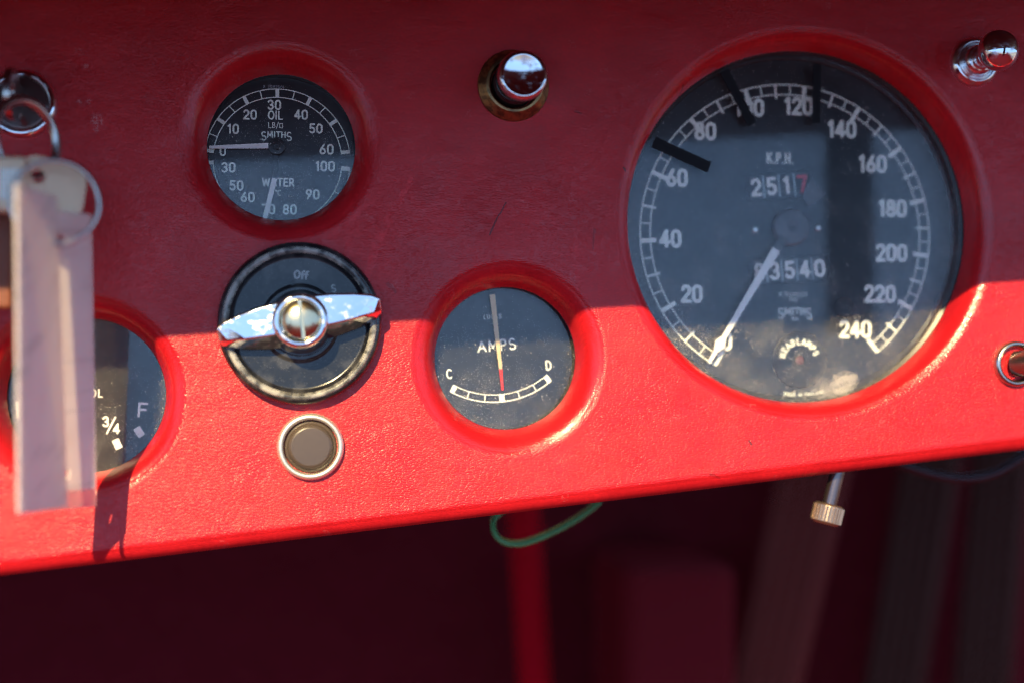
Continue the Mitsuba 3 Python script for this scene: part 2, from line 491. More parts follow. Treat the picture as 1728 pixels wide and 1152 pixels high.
ROLL = 6.5
LIP = 3.4
panel = thing('dashboard', 'padded red leather dashboard panel carrying all the gauges and switches', 'dashboard')
outline = Polygon([(X0, edge(X0) + ROLL), (X1, edge(X1) + ROLL), (X1, ZT), (X0, ZT)])
for cx, cz, ro, ri, dp in REC.values():
    ring = [(cx + (ro + LIP) * math.cos(t), cz + (ro + LIP) * math.sin(t)) for t in np.arange(160) * 2 * np.pi / 160]
    outline = outline.difference(Polygon(ring))
v2, f2 = trimesh.creation.triangulate_polygon(outline, engine='earcut')
face = tri(np.stack([v2[:, 0], 0 * v2[:, 0], v2[:, 1]], 1), f2)
if face.face_normals[:, 1].mean() > 0:
    face.invert()
put('dashboard__leather_face', face, 'leather', True)


def recess(cx, cz, ro, ri, dp):
    prof = [(ro + LIP, 0.0)]
    # soft convex shoulder, then a steep, slightly dished wall, then the turned-in edge
    for s in np.linspace(0, 1, 26):
        r = ro + 1.6 - (ro + 1.6 - ri) * s
        k = 1 - math.sqrt(max(0, 1 - min(s / .55, 1) ** 2)) if s < .55 else None
        prof.append((r, s))
    P0 = np.array([ro + 3.1, 0.0])
    P1 = np.array([ro - 2.0, 0.6])
    P2 = np.array([ri + 2.4 if ro < 50 else ri + 1.6, 3.4])
    P3 = np.array([ri + .3, dp])
    t = np.linspace(0, 1, 28)[:, None]
    b = (1 - t) ** 3 * P0 + 3 * t * (1 - t) ** 2 * P1 + 3 * t * t * (1 - t) * P2 + t ** 3 * P3
    rows = [(ro + LIP, 0.0), (ro + LIP - .2, 0.0)] + [tuple(q) for q in b] + [(ri + .5, dp + .8), (ri + 1.6, dp + 1.2)]
    m = lathe([(r, -d) for r, d in rows], 160)
    m = at(m, cx, cz)
    nn = m.face_normals
    return m


for k, (cx, cz, ro, ri, dp) in REC.items():
    m = recess(cx, cz, ro, ri, dp)
    # normals must look to the viewer / the axis
    c = m.triangles_center - np.array([cx, -40.0, cz])
    if (m.face_normals * c).sum(1).mean() > 0:
        m.invert()
    put('dashboard__gauge_recess', m, 'leather', True)

# rolled lower edge
a = np.linspace(0, math.pi * .95, 18)
xs = np.linspace(X0, X1, 120)
rows = []
for t in a:
    rows.append(np.stack([xs, ROLL - ROLL * np.cos(t) if t < 9 else 0 * xs, edge(xs) + ROLL - ROLL * np.sin(t)] if False else
                         [xs, np.full_like(xs, ROLL - ROLL * math.cos(t)), edge(xs) + ROLL - ROLL * math.sin(t)], 1))
v = np.vstack(rows)
n = len(xs)
f = [[i * n + j, (i + 1) * n + j, (i + 1) * n + j + 1] for i in range(len(a) - 1) for j in range(n - 1)] + \
    [[i * n + j, (i + 1) * n + j + 1, i * n + j + 1] for i in range(len(a) - 1) for j in range(n - 1)]
roll = tri(v, f)
if roll.face_normals[roll.triangles_center[:, 1] < 2][:, 1].mean() > 0:
    roll.invert()
put('dashboard__rolled_edge', roll, 'leather', True)
# plain back of the panel, so that no light comes through it
put('dashboard__backing', block(X0, X1, 45, 48, -30, ZT), 'black', False)
for k in ('top',):
    pass

# ------------------------------------------------------------------ the padded cowl that shades the top of the panel (just above the frame)
cowl = thing('dashboard_cowl', 'padded red leather cowl overhanging the top of the dashboard', 'cowl')


def cowl_edge(x):
    return 108.8 + .071 * (x + 17)


sec = []
xs = np.linspace(X0, X1, 60)
RC = 8.0
prof = [(0.0, None, 0)]
rows = []
rows.append(np.stack([xs, np.zeros_like(xs) - .0, np.full_like(xs, ZT - .4)], 1))
for s in np.linspace(.08, .95, 8):
    zz = (ZT - .4) * (1 - s ** 1.3) + (cowl_edge(xs) + 1.0) * s ** 1.3
    rows.append(np.stack([xs, np.full_like(xs, -150.0 * s), zz], 1))
for t in np.linspace(-.9, 1.2, 14):       # the rolled lip
    rows.append(np.stack([xs, np.full_like(xs, -150.0 - RC * math.cos(t) + 0), cowl_edge(xs) + RC + RC * math.sin(t - .67)], 1))
rows.append(np.stack([xs, np.full_like(xs, -90.0), np.full_like(xs, ZT + 22)], 1))
rows.append(np.stack([xs, np.full_like(xs, 350.0), np.full_like(xs, ZT + 40)], 1))
v = np.vstack(rows)
n = len(xs)
f = []
for i in range(len(rows) - 1):
    for j in range(n - 1):
        f += [[i * n + j, (i + 1) * n + j, (i + 1) * n + j + 1], [i * n + j, (i + 1) * n + j + 1, i * n + j + 1]]
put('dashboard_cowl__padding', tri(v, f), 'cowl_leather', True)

# ------------------------------------------------------------------ gauges


def dust(cx, cz, r, d, dens, sun_spot=None):
    """Specks of dust lying on the glass: tiny flakes in clumps, finer ones far more numerous; optionally a sun spot drawn as pale specks."""
    g = np.random.default_rng(int(cx * 10) % 977 + 5)
    n_ = int(dens * r * r)
    out = []
    p = g.uniform(-r, r, (n_ * 4, 2))
    p = p[(p ** 2).sum(1) < r * r]
    q = np.column_stack([p * .13 + 40, np.zeros(len(p))])
    clump = meshkit.fbm(q, 4, 11)
    edge_ = np.clip((np.hypot(p[:, 0], p[:, 1]) / r - .78) / .2, 0, 1) * (p[:, 1] < 0.2 * r)
    p = p[g.random(len(p)) < np.clip((.10 + 1.8 * np.clip(clump - .42, 0, 1) + .5 * edge_) * (.25 + .75 * np.clip(.55 - p[:, 1] / r, 0, 1)), 0, 1)]
    p += [cx, cz]
    sz = .035 + .03 * g.random(len(p)) + .24 * (g.random(len(p)) > .965) * g.random(len(p)) ** 2
    if sun_spot is not None:  # bright spot of sunlight on the glass, built from pale specks
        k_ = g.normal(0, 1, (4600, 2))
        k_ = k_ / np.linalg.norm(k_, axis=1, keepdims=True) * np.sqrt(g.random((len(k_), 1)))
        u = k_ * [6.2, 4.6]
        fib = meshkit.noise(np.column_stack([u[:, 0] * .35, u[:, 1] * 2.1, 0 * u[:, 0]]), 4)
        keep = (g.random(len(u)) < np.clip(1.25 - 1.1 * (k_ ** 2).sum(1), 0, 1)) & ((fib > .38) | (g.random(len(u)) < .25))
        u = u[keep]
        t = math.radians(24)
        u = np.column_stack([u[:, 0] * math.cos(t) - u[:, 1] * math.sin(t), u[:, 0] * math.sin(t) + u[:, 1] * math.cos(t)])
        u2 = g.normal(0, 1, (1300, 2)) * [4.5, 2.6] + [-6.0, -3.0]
        u = np.vstack([u, u2]) + sun_spot
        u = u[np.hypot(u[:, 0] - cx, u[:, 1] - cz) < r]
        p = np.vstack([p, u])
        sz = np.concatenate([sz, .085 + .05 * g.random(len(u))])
    m_ = len(p)
    a_ = g.random(m_) * 6.28
    tri_a = a_[:, None] + np.array([0, 1.57, 3.14, 4.71]) + g.uniform(-.3, .3, (m_, 4))
    v = np.stack([p[:, :1] + sz[:, None] * np.cos(tri_a), np.full((m_, 4), d), p[:, 1:] + sz[:, None] * np.sin(tri_a)], -1).reshape(-1, 3)
    b = np.arange(m_)[:, None] * 4
    return tri(v, np.vstack([b + [0, 1, 2], b + [0, 2, 3]]))


def gauge(key, label, cx, cz, rd, dial_d, glass_d, ri, dens=17, sun_spot=None):
    k = thing(key, label, 'gauge')
    put(k + '__housing', at(lathe(rounded([(ri + 6, -13.4), (rd + .2, -13.4), (rd + .2, -(dial_d + .8))], .5), 96), cx, cz), 'black', 30)
    put(k + '__dial', at(lathe([(0, 0), (rd + .6, 0), (rd + .6, -.6)], 96), cx, cz, dial_d), 'dial_black', 30)
    g_ = put(k + '__glass', at(tri(*disc(rd + .15)), cx, cz, glass_d), 'glass', False)
    o = put(g_ + '__dust', dust(cx, cz, ri + .8, glass_d - .05, dens, sun_spot), 'dust', False)
    labels[o] = {'label': 'fine pale dust on the glass, and on the speedometer a sun spot drawn in specks', 'kind': 'stuff'}
    return k


def disc(r, n=96):
    a = np.arange(n) * 2 * np.pi / n
    v = np.vstack([np.stack([r * np.cos(a), r * np.sin(a), 0 * a], 1), [[0, 0, 0]]])
    return v, [[n, i, (i + 1) % n] for i in range(n)]


# --- oil pressure and water temperature
K = gauge('oil_and_water_gauge', 'dual round gauge reading oil pressure above and water temperature below', -13.2, 82.6, 30.6, 18.0, 14.0, 26.9, 18)
OX, OZ, OD = -13.8, 82.1, 17.95


def on(poly, x, z, d, thick=.12):
    return at(prism(poly, thick), x, z, d)


R1, R0 = 27.2, 23.7
top = [arc_band(R1 - .35, R1, -83, 81.5), arc_band(R0, R0 + .35, -83, 81.5)]
for i in range(13):
    aa = -83 + i * (81.5 + 83) / 12
    top.append(radial(aa, R0, R1, 1.35 if i % 2 == 0 else .38))
put(K + '__oil_scale', on(unary_union(top), OX, OZ, OD), 'white_paint', False)
low = [arc_band(R1 - .35, R1, 95, 268), arc_band(R0, R0 + .35, 95, 268)]
for aa, w in ((95.7, 1.6), (118, .4), (141, 1.3), (163, .4), (186, 1.3), (208, .4), (228, 1.3), (247, 1.3), (267, 1.4)):
    low.append(radial(aa, R0, R1, w))
put(K + '__water_scale', on(unary_union(low), OX, OZ, OD), 'white_paint', False)
for s, x, z, h in (('0', -34.13, 85.10, 3.6), ('10', -30.26, 93.66, 3.8), ('20', -24.18, 99.19, 3.8), ('30', -15.20, 103.14, 3.8), ('40', -5.27, 99.72, 3.8),
                   ('50', 0.29, 94.59, 3.8), ('60', 4.31, 86.81, 4.0), ('30', -32.03, 79.14, 3.9), ('50', -29.05, 72.41, 3.9), ('60', -24.89, 68.15, 3.9),
                   ('70', -17.21, 63.72, 3.9), ('80', -9.30, 63.75, 3.9), ('90', -0.83, 69.62, 3.9), ('100', 3.89, 80.39, 4.0)):
    text(K + '__numeral', s, x, z, h, OD, 'white_paint', stroke=.17)
text(K + '__lettering', 'OIL', -14.86, 99.23, 3.5, OD, 'white_paint', stroke=.16, gap=.05)
text(K + '__lettering', 'LB/#', -14.73, 95.42, 2.3, OD, 'white_paint', stroke=.13)
text(K + '__lettering', 'WATER', -13.64, 73.95, 3.3, OD, 'white_paint', stroke=.17, gap=.08)
text(K + '__lettering', 'oC', -13.62, 69.93, 2.4, OD, 'white_paint', stroke=.14, gap=.02)
text(K + '__lettering', 'X 70915/4', -15.46, 109.98, 1.2, OD, 'grey_paint', stroke=.13, gap=.22)


def smiths(h, stroke):
    """The maker's word mark: large S at both ends, the letters between hanging from a common top."""
    parts, x = [], 0.0
    for ch, hh, ww in (('S', 1.0, .95), ('M', .70, .80), ('I', .62, .8), ('T', .56, .80), ('H', .66, .75), ('S', 1.0, .95)):
        w, strokes = G[ch]
        for st in strokes:
            ln = LineString([(px * ww + x, 1 - hh + py * hh) for px, py in st])
            parts.append(ln.buffer(stroke / 2, quad_segs=4))
        x += w * ww + .05
    g = unary_union(parts)
    return affinity.scale(affinity.translate(g, -x / 2, -.5), h, h, origin=(0, 0))


put(K + '__lettering', on(smiths(3.7, .12), -14.27, 91.29, OD), 'white_paint', False)
hx, hz = -14.28, 86.97


def needle(pts, w0, w1, d, thick=.5, extra=None):
    (ax, az), (bx, bz) = pts
    dx, dz = bx - ax, bz - az
    l = math.hypot(dx, dz)
    nx, nz = -dz / l, dx / l
    g = Polygon([(ax + nx * w0 / 2, az + nz * w0 / 2), (ax - nx * w0 / 2, az - nz * w0 / 2), (bx - nx * w1 / 2, bz - nz * w1 / 2), (bx + nx * w1 / 2, bz + nz * w1 / 2)])
    if extra is not None:
        g = unary_union([g, extra])
    return at(prism(g, thick), 0, 0, d)


n1 = put(K + '__oil_needle', needle([(-17.03, 87.23), (-38.95, 86.13)], 2.05, 1.1, 15.8), 'needle_white', False)
put(n1 + '__hub', at(lathe(rounded([(0, 0), (3.1, 0), (3.1, 1.1), (1.3, 1.3), (1.2, .5), (.5, .45), (0, .7)], .3), 40), hx, hz, 16.2), 'black', 30)
put(n1 + '__arm', needle([(hx, hz), (-16.81, 87.23)], 2.3, 2.0, 15.9, .35), 'black', False)
n2 = put(K + '__water_needle', needle([(-14.90, 75.20), (-18.65, 59.34)], 1.9, 1.75, 16.9), 'needle_white', False)
put(n2 + '__arm', needle([(hx, hz), (-14.92, 75.04)], 2.0, 1.9, 17.0, .35), 'black', False)

# --- ammeter
K = gauge('ammeter', 'round ammeter with a red tipped needle between rotary switch and speedometer', 71.8, 8.0, 29.0, 19.0, 15.3, 26.6)
AX, AZ, AD = 67.95, 26.6, 18.95
b0, b1 = 127.6 + 0, 231.0
a0 = math.degrees(math.atan2(*(np.array([51.66, -4.53]) - [AX, AZ])))
a1 = math.degrees(math.atan2(*(np.array([90.83, -0.92]) - [AX, AZ])))
am = math.degrees(math.atan2(*(np.array([71.54, -8.64]) - [AX, AZ])))
a0, a1, am = [q % 360 for q in (a0, a1, am)]
pl = [arc_band(35.0, 35.45, a1, a0), arc_band(32.3, 32.65, a1, a0), radial(am, 32.3, 35.4, 2.1)]
for q, w in ((0, 1.9), (1, .4), (2, .4)):
    pl += [radial(a1 + (am - a1) * q / 3 + (.9 if q == 0 else 0), 32.3, 35.4, w), radial(a0 + (am - a0) * q / 3 - (.9 if q == 0 else 0), 32.3, 35.4, w)]
put(K + '__scale', on(unary_union(pl), AX, AZ, AD), 'white_paint', False)
text(K + '__lettering', 'AMPS', 69.36, 13.09, 4.6, AD, 'white_paint', 5, stroke=.13, gap=.14, wide=1.1)
text(K + '__lettering', 'LUCAS', 67.74, 24.02, 1.8, AD, 'white_paint', 3, stroke=.14, gap=.2)
text(K + '__lettering', 'C', 51.08, 2.15, 3.9, AD, 'white_paint', 6, stroke=.15)
text(K + '__lettering', 'D', 89.56, 5.49, 3.9, AD, 'white_paint', 6, stroke=.15)
nd = put(K + '__needle', needle([(67.37, 32.44), (70.60, 4.08)], 2.1, 1.3, 17.2, .6), 'needle_cream', False)
put(nd + '__red_tip', needle([(70.60, 4.08), (71.38, -4.08)], 1.3, .9, 17.2, .6), 'red_paint', False)

# --- fuel gauge (mostly behind the key tag)
K = gauge('fuel_gauge', 'round petrol gauge half hidden behind the hanging key tag', -81.5, -5.8, 30.0, 17.0, 13.6, 27.6)
FD = 16.95
text(K + '__lettering', 'PETROL', -83.55, -4.99, 3.2, FD, 'ivory_paint', stroke=.17, gap=.14)
text(K + '__lettering', 'SMITHS', -84.26, 4.56, 2.0, FD, 'grey_paint', stroke=.14, gap=.16)
text(K + '__lettering', 'F', -62.61, -11.13, 5.6, FD, 'ivory_paint', -4, stroke=.16, wide=1.25)
text(K + '__lettering', 'E', -105.38, -10.99, 6.3, FD, 'ivory_paint', 4, stroke=.16, wide=1.25)
for s, px, pz in (('3', -75.58, -15.33), ('4', -71.77, -17.95), ('1', -97.87, -15.55), ('4', -95.35, -17.72), ('1', -86.36, -19.07), ('2', -81.21, -21.69)):
    text(K + '__numeral', s, px, pz, 3.9, FD, 'ivory_paint', stroke=.2)
for px, pz in ((-73.68, -16.75), (-96.40, -16.85), (-84.05, -20.81)):
    put(K + '__fraction_bar', on(LineString([(-1.6, -3.2), (1.6, 3.2)]).buffer(.35, cap_style=2), px, pz, FD), 'ivory_paint', False)
for px, pz, r in ((-63.61, -19.19, 33), (-71.41, -23.60, 25), (-83.59, -25.14, 2), (-103.65, -18.97, -33), (-95.72, -23.33, -22)):
    put(K + '__mark', at(prism(sbox(-1.35, -1.9, 1.35, 1.9), .12), px, pz, FD, math.radians(r)), 'ivory_paint', False)
put(K + '__needle', needle([(-81.5, 12.0), (-92.0, -20.0)], 1.6, .9, 15.2, .5), 'needle_white', False)

# --- speedometer
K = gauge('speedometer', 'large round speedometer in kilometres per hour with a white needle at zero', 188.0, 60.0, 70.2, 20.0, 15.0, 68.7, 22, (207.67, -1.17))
SX, SZ, SD = 186.0, 57.6, 19.95
put(K + '__bezel', at(lathe(rounded([(70.1, -15.4), (68.4, -16.2), (67.8, -18.5), (70.0, -18.8)], .5), 128), 188.0, 60.4), 'black', 40)
put(K + '__dial_step', at(lathe(rounded([(70.1, -18.9), (67.6, -19.1), (67.0, -19.9)], .6), 128), 188.0, 60.4), 'dial_black', 40)
TK = {0: ((155.93, 5.37), (159.81, 11.22)), 20: ((135.61, 26.26), (140.88, 29.79)), 40: ((125.69, 54.54), (131.64, 54.86)), 60: ((128.62, 83.04), (134.35, 81.06)),
      80: ((144.28, 106.41), (148.60, 102.06)), 100: ((167.60, 119.38), (169.28, 113.51)), 120: ((193.16, 120.68), (192.38, 114.69)), 140: ((216.73, 111.35), (212.93, 105.25)),
      160: ((234.18, 93.81), (228.36, 89.83)), 180: ((243.47, 71.41), (236.76, 70.08)), 200: ((244.41, 48.60), (237.85, 49.95)), 220: ((238.04, 27.70), (232.15, 30.52)),
      240: ((224.97, 10.94), (220.51, 16.39))}
vv = sorted(TK)
ang = []
for q in vv:
    (ax, az), (bx, bz) = TK[q]
    ang.append(math.degrees(math.atan2((ax + bx) / 2 - SX, (az + bz) / 2 - SZ)))
fit = np.poly1d(np.polyfit(vv, ang, 3))
S1, S0 = 60.1, 55.8
put(K + '__scale', on(unary_union([arc_band(S1 - .55, S1, fit(0), fit(240), 160), arc_band(S0 - .25, S0 + .25, fit(0), fit(240), 160)]), SX, SZ, SD), 'white_paint', False)
for q in range(0, 241, 5):
    if q % 20 == 0:
        r0, w = S0 - 2.4, 1.75
    elif q % 10 == 0:
        r0, w = S0 - 1.6, .9
    else:
        r0, w = S0, .5
    put(K + '__tick', on(radial(fit(q), r0, S1 - .1, w), SX, SZ, SD, .14), 'white_paint', False)
for s, x, z in (('0', 161.04, 14.96), ('20', 146.89, 33.57), ('40', 138.34, 55.19), ('60', 141.05, 79.22), ('80', 152.69, 97.93), ('100', 170.96, 107.88), ('120', 191.35, 108.94),
                ('140', 209.41, 100.25), ('160', 222.30, 86.57), ('180', 230.57, 68.77), ('200', 229.80, 50.81), ('220', 224.78, 34.27), ('240', 214.31, 20.04)):
    text(K + '__numeral', s, x, z, 7.1, SD, 'white_paint', stroke=.20, gap=.08, wide=.92)
text(K + '__lettering', 'K.P.H.', 183.35, 87.94, 4.5, SD, 'white_paint', stroke=.17, gap=.10, wide=.80)
text(K + '__lettering', 'X 51691/25', 188.44, 33.71, 1.7, SD, 'white_paint', stroke=.14, gap=.2)
text(K + '__lettering', '740', 188.43, 31.59, 1.6, SD, 'white_paint', stroke=.14, gap=.2)
put(K + '__lettering', on(smiths(4.6, .12), 189.25, 26.16, SD), 'white_paint', False)
text(K + '__lettering', 'MA', 189.12, 24.04, 1.6, SD, 'white_paint', stroke=.16, gap=.2)
# MADE IN ENGLAND follows the rim
word = 'MADE IN ENGLAND'
pts = [(184.34, -7.28), (192.18, -7.88), (201.29, -6.49)]
(ax, az), (bx, bz), (cx, cz) = pts
from numpy.polynomial import polynomial as npp
co = np.polyfit([ax, bx, cx], [az, bz, cz], 2)
wd = [G[c][0] + .22 for c in word]
acc = np.cumsum([0] + wd)
gl = []
for i, c in enumerate(word):
    if c == ' ':
        continue
    t = (acc[i] + wd[i] / 2) / acc[-1]
    xx = ax + (cx - ax) * t
    zz = np.polyval(co, xx)
    sl = math.degrees(math.atan(2 * co[0] * xx + co[1]))
    gl.append(affinity.translate(affinity.rotate(text_poly(c, 1.55, .16), sl, origin=(0, 0)), xx, zz + 1.9))
put(K + '__lettering', at(prism(unary_union(gl), .12), 0, 0, SD), 'white_paint', False)

# main beam telltale with its curved word
tx, tz = 190.98, 7.77
tt = put(K + '__telltale', at(lathe(rounded([(11.3, 0), (10.9, .3), (9.8, .12), (4, .12), (2.3, .12), (2.2, .6), (1.75, .6), (1.7, -.2)], .15), 64), tx, tz, SD), 'black', 40)
put(tt + '__lens', at(lathe([(0, .35), (.8, .3), (1.75, 0)], 32), tx, tz, SD), 'telltale_red', True)
gl = []
word = 'HEADLAMPS'
for i, c in enumerate(word):
    q = -72 + 144 * i / (len(word) - 1)
    g = affinity.translate(text_poly(c, 2.6, .22, wide=.95), 0, 7.3)
    gl.append(affinity.rotate(g, -q + 4, origin=(0, 0)))
put(tt + '__lettering', at(prism(unary_union(gl), .14), tx, tz, SD - .13), 'white_paint', False)
# low round cap on the dial
ox, oz = 209.89, 28.44
put(K + '__dial_cap', at(lathe(rounded([(4.3, 0), (4.2, .5), (3.5, .6), (3.4, .35), (0, .4)], .15), 48), ox, oz, SD), 'dial_black', 40)


def odometer(name, word, x0, z0, x1, z1, h, reds=()):
    """Counter window: a recessed frame and one drum per digit."""
    n_ = len(word)
    L_ = math.hypot(x1 - x0, z1 - z0)
    rot = math.atan2(z1 - z0, x1 - x0)
    cx, cz = (x0 + x1) / 2, (z0 + z1) / 2
    frame = sbox(-L_ / 2 - 1.2, -h * .72, L_ / 2 + 1.2, h * .72).difference(sbox(-L_ / 2, -h * .62, L_ / 2, h * .62))
    o = put(name, at(prism(frame, .5), cx, cz, SD, rot), 'black', False)
    wdt = L_ / n_
    for i, c in enumerate(word):
        u = -L_ / 2 + (i + .5) * wdt
        px, pz = cx + u * math.cos(rot), cz + u * math.sin(rot)
        R_ = h * 1.5
        aa = np.linspace(-.46, .46, 9)
        vv_ = [(s * wdt * .44, R_ * math.sin(t), R_ * math.cos(t) - R_) for t in aa for s in (-1, 1)]
        ff = []
        for k2 in range(8):
            ff += [[2 * k2, 2 * k2 + 1, 2 * k2 + 3], [2 * k2, 2 * k2 + 3, 2 * k2 + 2]]
        d_ = put(o + '__drum', at(tri(vv_, ff), px, pz, SD - .12, rot), 'black', True)
        put(d_.replace('__drum', '__digit'), at(prism(text_poly(c, h * .94, .19, wide=.98), .12), px, pz, SD - .3, rot), 'faded_red' if i in reds else 'ivory_paint', False)
        put(o + '__divider', at(prism(sbox(wdt * .5 - .16, -h * .6, wdt * .5 + .16, h * .6), .2), px, pz, SD - .1, rot), 'nickel' if i < n_ - 1 else 'black', False)


odometer(K + '__trip_counter', '2517', 170.07, 75.70, 195.61, 78.12, 7.5, reds=(3,))
odometer(K + '__odometer', '83540', 171.36, 42.26, 202.56, 44.51, 7.5)
cx, cz = 197.28, 74.40
put(K + '__cover_plate', at(prism(Polygon([(-2.5, -5.5), (4.6, -.6), (1.2, 1.6), (-1.2, 5.4), (-5.2, -1.8)]).buffer(.5).buffer(-.2), .8), cx, cz, 19.2), 'hub_black', 30)
for px, pz in ((172.91, 59.24), (198.96, 60.36)):
    put(K + '__dial_screw', at(lathe(rounded([(0, .8), (1.0, .7), (1.5, 0)], .2), 24), px, pz, SD), 'nickel', True)
hx, hz = 186.90, 60.20
base = (180.21, 51.16)
tip = (152.52, 6.48)
mid = (157.10, 13.90)
dx, dz = tip[0] - base[0], tip[1] - base[1]
l = math.hypot(dx, dz)
ux, uz = dx / l, dz / l
lz = Polygon([(mid[0] - ux * 5.2, mid[1] - uz * 5.2), (mid[0] - uz * 2.2, mid[1] + ux * 2.2), (mid[0] + ux * 5.2, mid[1] + uz * 5.2), (mid[0] + uz * 2.2, mid[1] - ux * 2.2)]).buffer(.9).buffer(-.8)
nd = put(K + '__needle', needle([base, tip], 3.5, 1.5, 16.2, .6, extra=lz), 'needle_white', False)
put(nd + '__hub', at(lathe(rounded([(7.6, -2.0), (7.5, .2), (6.6, 1.0), (2.2, 1.5), (1.9, 1.1), (1.2, 1.2), (.9, .7), (0, .8)], .35), 64), hx, hz, 17.0), 'hub_black', 40)
put(nd + '__tail', needle([(hx, hz), base], 3.7, 3.5, 16.3, .45), 'dial_black', False)
put(K + '__spindle', at(lathe([(2.2, 0), (2.2, 3.6), (0, 3.6)], 32), hx, hz, SD), 'black', 30)
# black tape strips that mark speeds, stuck on the glass
for (ax, az), (bx, bz), w in (((130.44, 92.24), (152.78, 82.78), 4.4), ((158.95, 121.25), (170.19, 100.26), 3.7), ((197.15, 125.10), (196.50, 101.44), 3.3)):
    put(K + '__tape_strip', needle([(ax, az), (bx, bz)], w, w, 14.9, .35), 'tape', False)

# ------------------------------------------------------------------ rotary lamp switch
K = thing('rotary_light_switch', 'black rotary light switch with a chrome lever and brass centre screw', 'switch')
cx, cz = -5.1, 20.2
put(K + '__base', at(lathe(rounded([(29.2, 0), (29.2, 4.6), (28.2, 6.2), (26.7, 6.5), (25.0, 5.6), (23.8, 4.2), (14, 4.0), (13.2, 5.0), (11.6, 5.0), (11, 3.8), (0, 3.8)], .7), 128), cx, cz), 'bakelite', 40)
put(K + '__rim', at(lathe(rounded([(27.6, 6.0), (27.0, 6.9), (26.0, 7.0), (25.2, 6.2), (24.9, 5.0)], .35), 128), cx, cz), 'dusty_rim', 40)
text(K + '__lettering', 'Off', -4.80, 37.56, 3.2, -4.1, 'grey_paint', -4, stroke=.2, gap=.04)
text(K + '__lettering', 'S', 6.86, 32.75, 3.0, -4.1, 'grey_paint', 6, stroke=.17)
put(K + '__pointer', on(LineString([(-.0, 0), (0, 3.4)]).buffer(.5), -7.72, 31.97, -4.1), 'black', False)
lx, lz = -4.91, 20.55
ra = math.radians(11.2)


def arm(sgn):
    out = []
    # (along, half width, wing height, ridge height): a broad upper facet, a steep lower one
    for s, hw, hb, ht in ((4.0, 8.2, 10.0, 16.6), (12, 7.6, 10.2, 16.0), (20, 6.2, 10.0, 14.6), (26.0, 4.6, 9.8, 13.0), (28.3, 3.2, 10.0, 12.0)):
        for u, w, r in ((hw - .8, hb + 2.2 + .28 * (ht - hb), .8), (-hw + .8, hb - 3.0, .7), (-.35 * hw, ht - .8, .8)):
            out.append((sgn * s, u, w, r))
    return out


ms = []
for sgn in (1, -1):
    a_ = arm(sgn)
    for i in range(0, len(a_) - 3, 3):
        ms.append(m3.Manifold.batch_hull([m3.Manifold.sphere(r, 16).translate([x, y, z]) for x, y, z, r in a_[i:i + 6]]))
lev = m3.Manifold.batch_boolean(ms, m3.OpType.Add).to_mesh()
lev = tri(lev.vert_properties[:, :3], lev.tri_verts)
lv = put(K + '__lever', at(lev, lx, lz, 0, ra), 'chrome', 40)
put(lv + '__boss', at(lathe(rounded([(12.0, 4.0), (11.4, 7.0), (10.2, 12.0), (9.8, 17.0), (9.0, 18.6), (7.6, 18.8), (7.1, 17.6)], .6), 72), lx, lz), 'chrome', 40)
# slotted screw: dome cut by a slot
dome = m3.Manifold.revolve(m3.CrossSection([[(0, 12), (7.2, 12), (7.2, 17.2)] + [(7.2 * math.cos(t), 17.2 + 3.4 * math.sin(t)) for t in np.linspace(.1, math.pi / 2, 14)]]), 64)
slot = m3.Manifold.cube([1.3, 20, 4], True).rotate([0, 0, 7]).translate([0.2, 0, 20.2])
put(lv + '__screw', at(tri(*(lambda q: (q.vert_properties[:, :3], q.tri_verts))((dome - slot).to_mesh())), lx + .3, lz + .3), 'pale_brass', 25)

# ------------------------------------------------------------------ push button
K = thing('push_button', 'small brown push button in a pale metal ring below the rotary switch', 'button')
cx, cz = -1.17, -24.15
put(K + '__ring', at(lathe(rounded([(12.0, 0), (12.0, 2.2), (11.2, 3.3), (10.2, 3.3), (9.7, 2.4), (9.7, 0)], .5), 80), cx, cz), 'aluminium', 40)
put(K + '__cap', at(lathe(rounded([(9.5, .2), (9.2, 1.2), (8.2, 1.5), (7.9, 3.4), (7.0, 4.2), (0, 4.4)], .5), 80), cx, cz), 'brown_plastic', 40)

# ------------------------------------------------------------------ pull knobs
K = thing('pull_knob', 'chrome pull knob with dished end in a brass collar, above the ammeter', 'knob')
cx, cz = 73.0, 109.2
put(K + '__collar', at(lathe(rounded([(13.4, 0), (13.4, 1.2), (10.6, 4.2), (9.3, 4.4), (8.8, 3.4), (8.8, 0)], .4), 80), cx, cz), 'brass', 40)
put(K + '__sleeve', at(lathe(rounded([(8.3, 0), (8.1, 5.5), (7.2, 7.0), (5.5, 7.0), (5.0, 16)], .5), 64), cx, cz), 'black', 40)
put(K + '__cap', at(lathe(rounded([(5.0, 12), (7.2, 14), (8.6, 19), (9.0, 22.5), (8.9, 24.2), (8.5, 25.2), (7.9, 25.75), (7.3, 25.9)], .6) + [(6.9, 25.75), (5.2, 25.17), (3.4, 24.76), (1.7, 24.53), (0, 24.46)], 96), cx, cz, lean=(0, -.055)), 'chrome', 60)
K = thing('pull_knob', 'chrome ball knob on a stepped chrome base at the top right corner', 'knob')
cx, cz = 255.6, 124.2
put(K + '__base', at(lathe(rounded([(9.8, 0), (9.6, 1.6), (8.4, 3.0), (7.4, 3.2), (6.8, 2.4), (6.0, 2.6), (5.8, 5.2), (5.0, 6.4), (4.0, 6.6), (3.6, 20)], .5), 72), cx, cz), 'chrome', 40)
aa = np.linspace(-1.15, math.pi / 2, 26)
put(K + '__ball', at(lathe([(max(7.7 * math.cos(t), 0), 19.5 + 6.9 * math.sin(t)) for t in aa], 72), cx, cz), 'chrome', True)

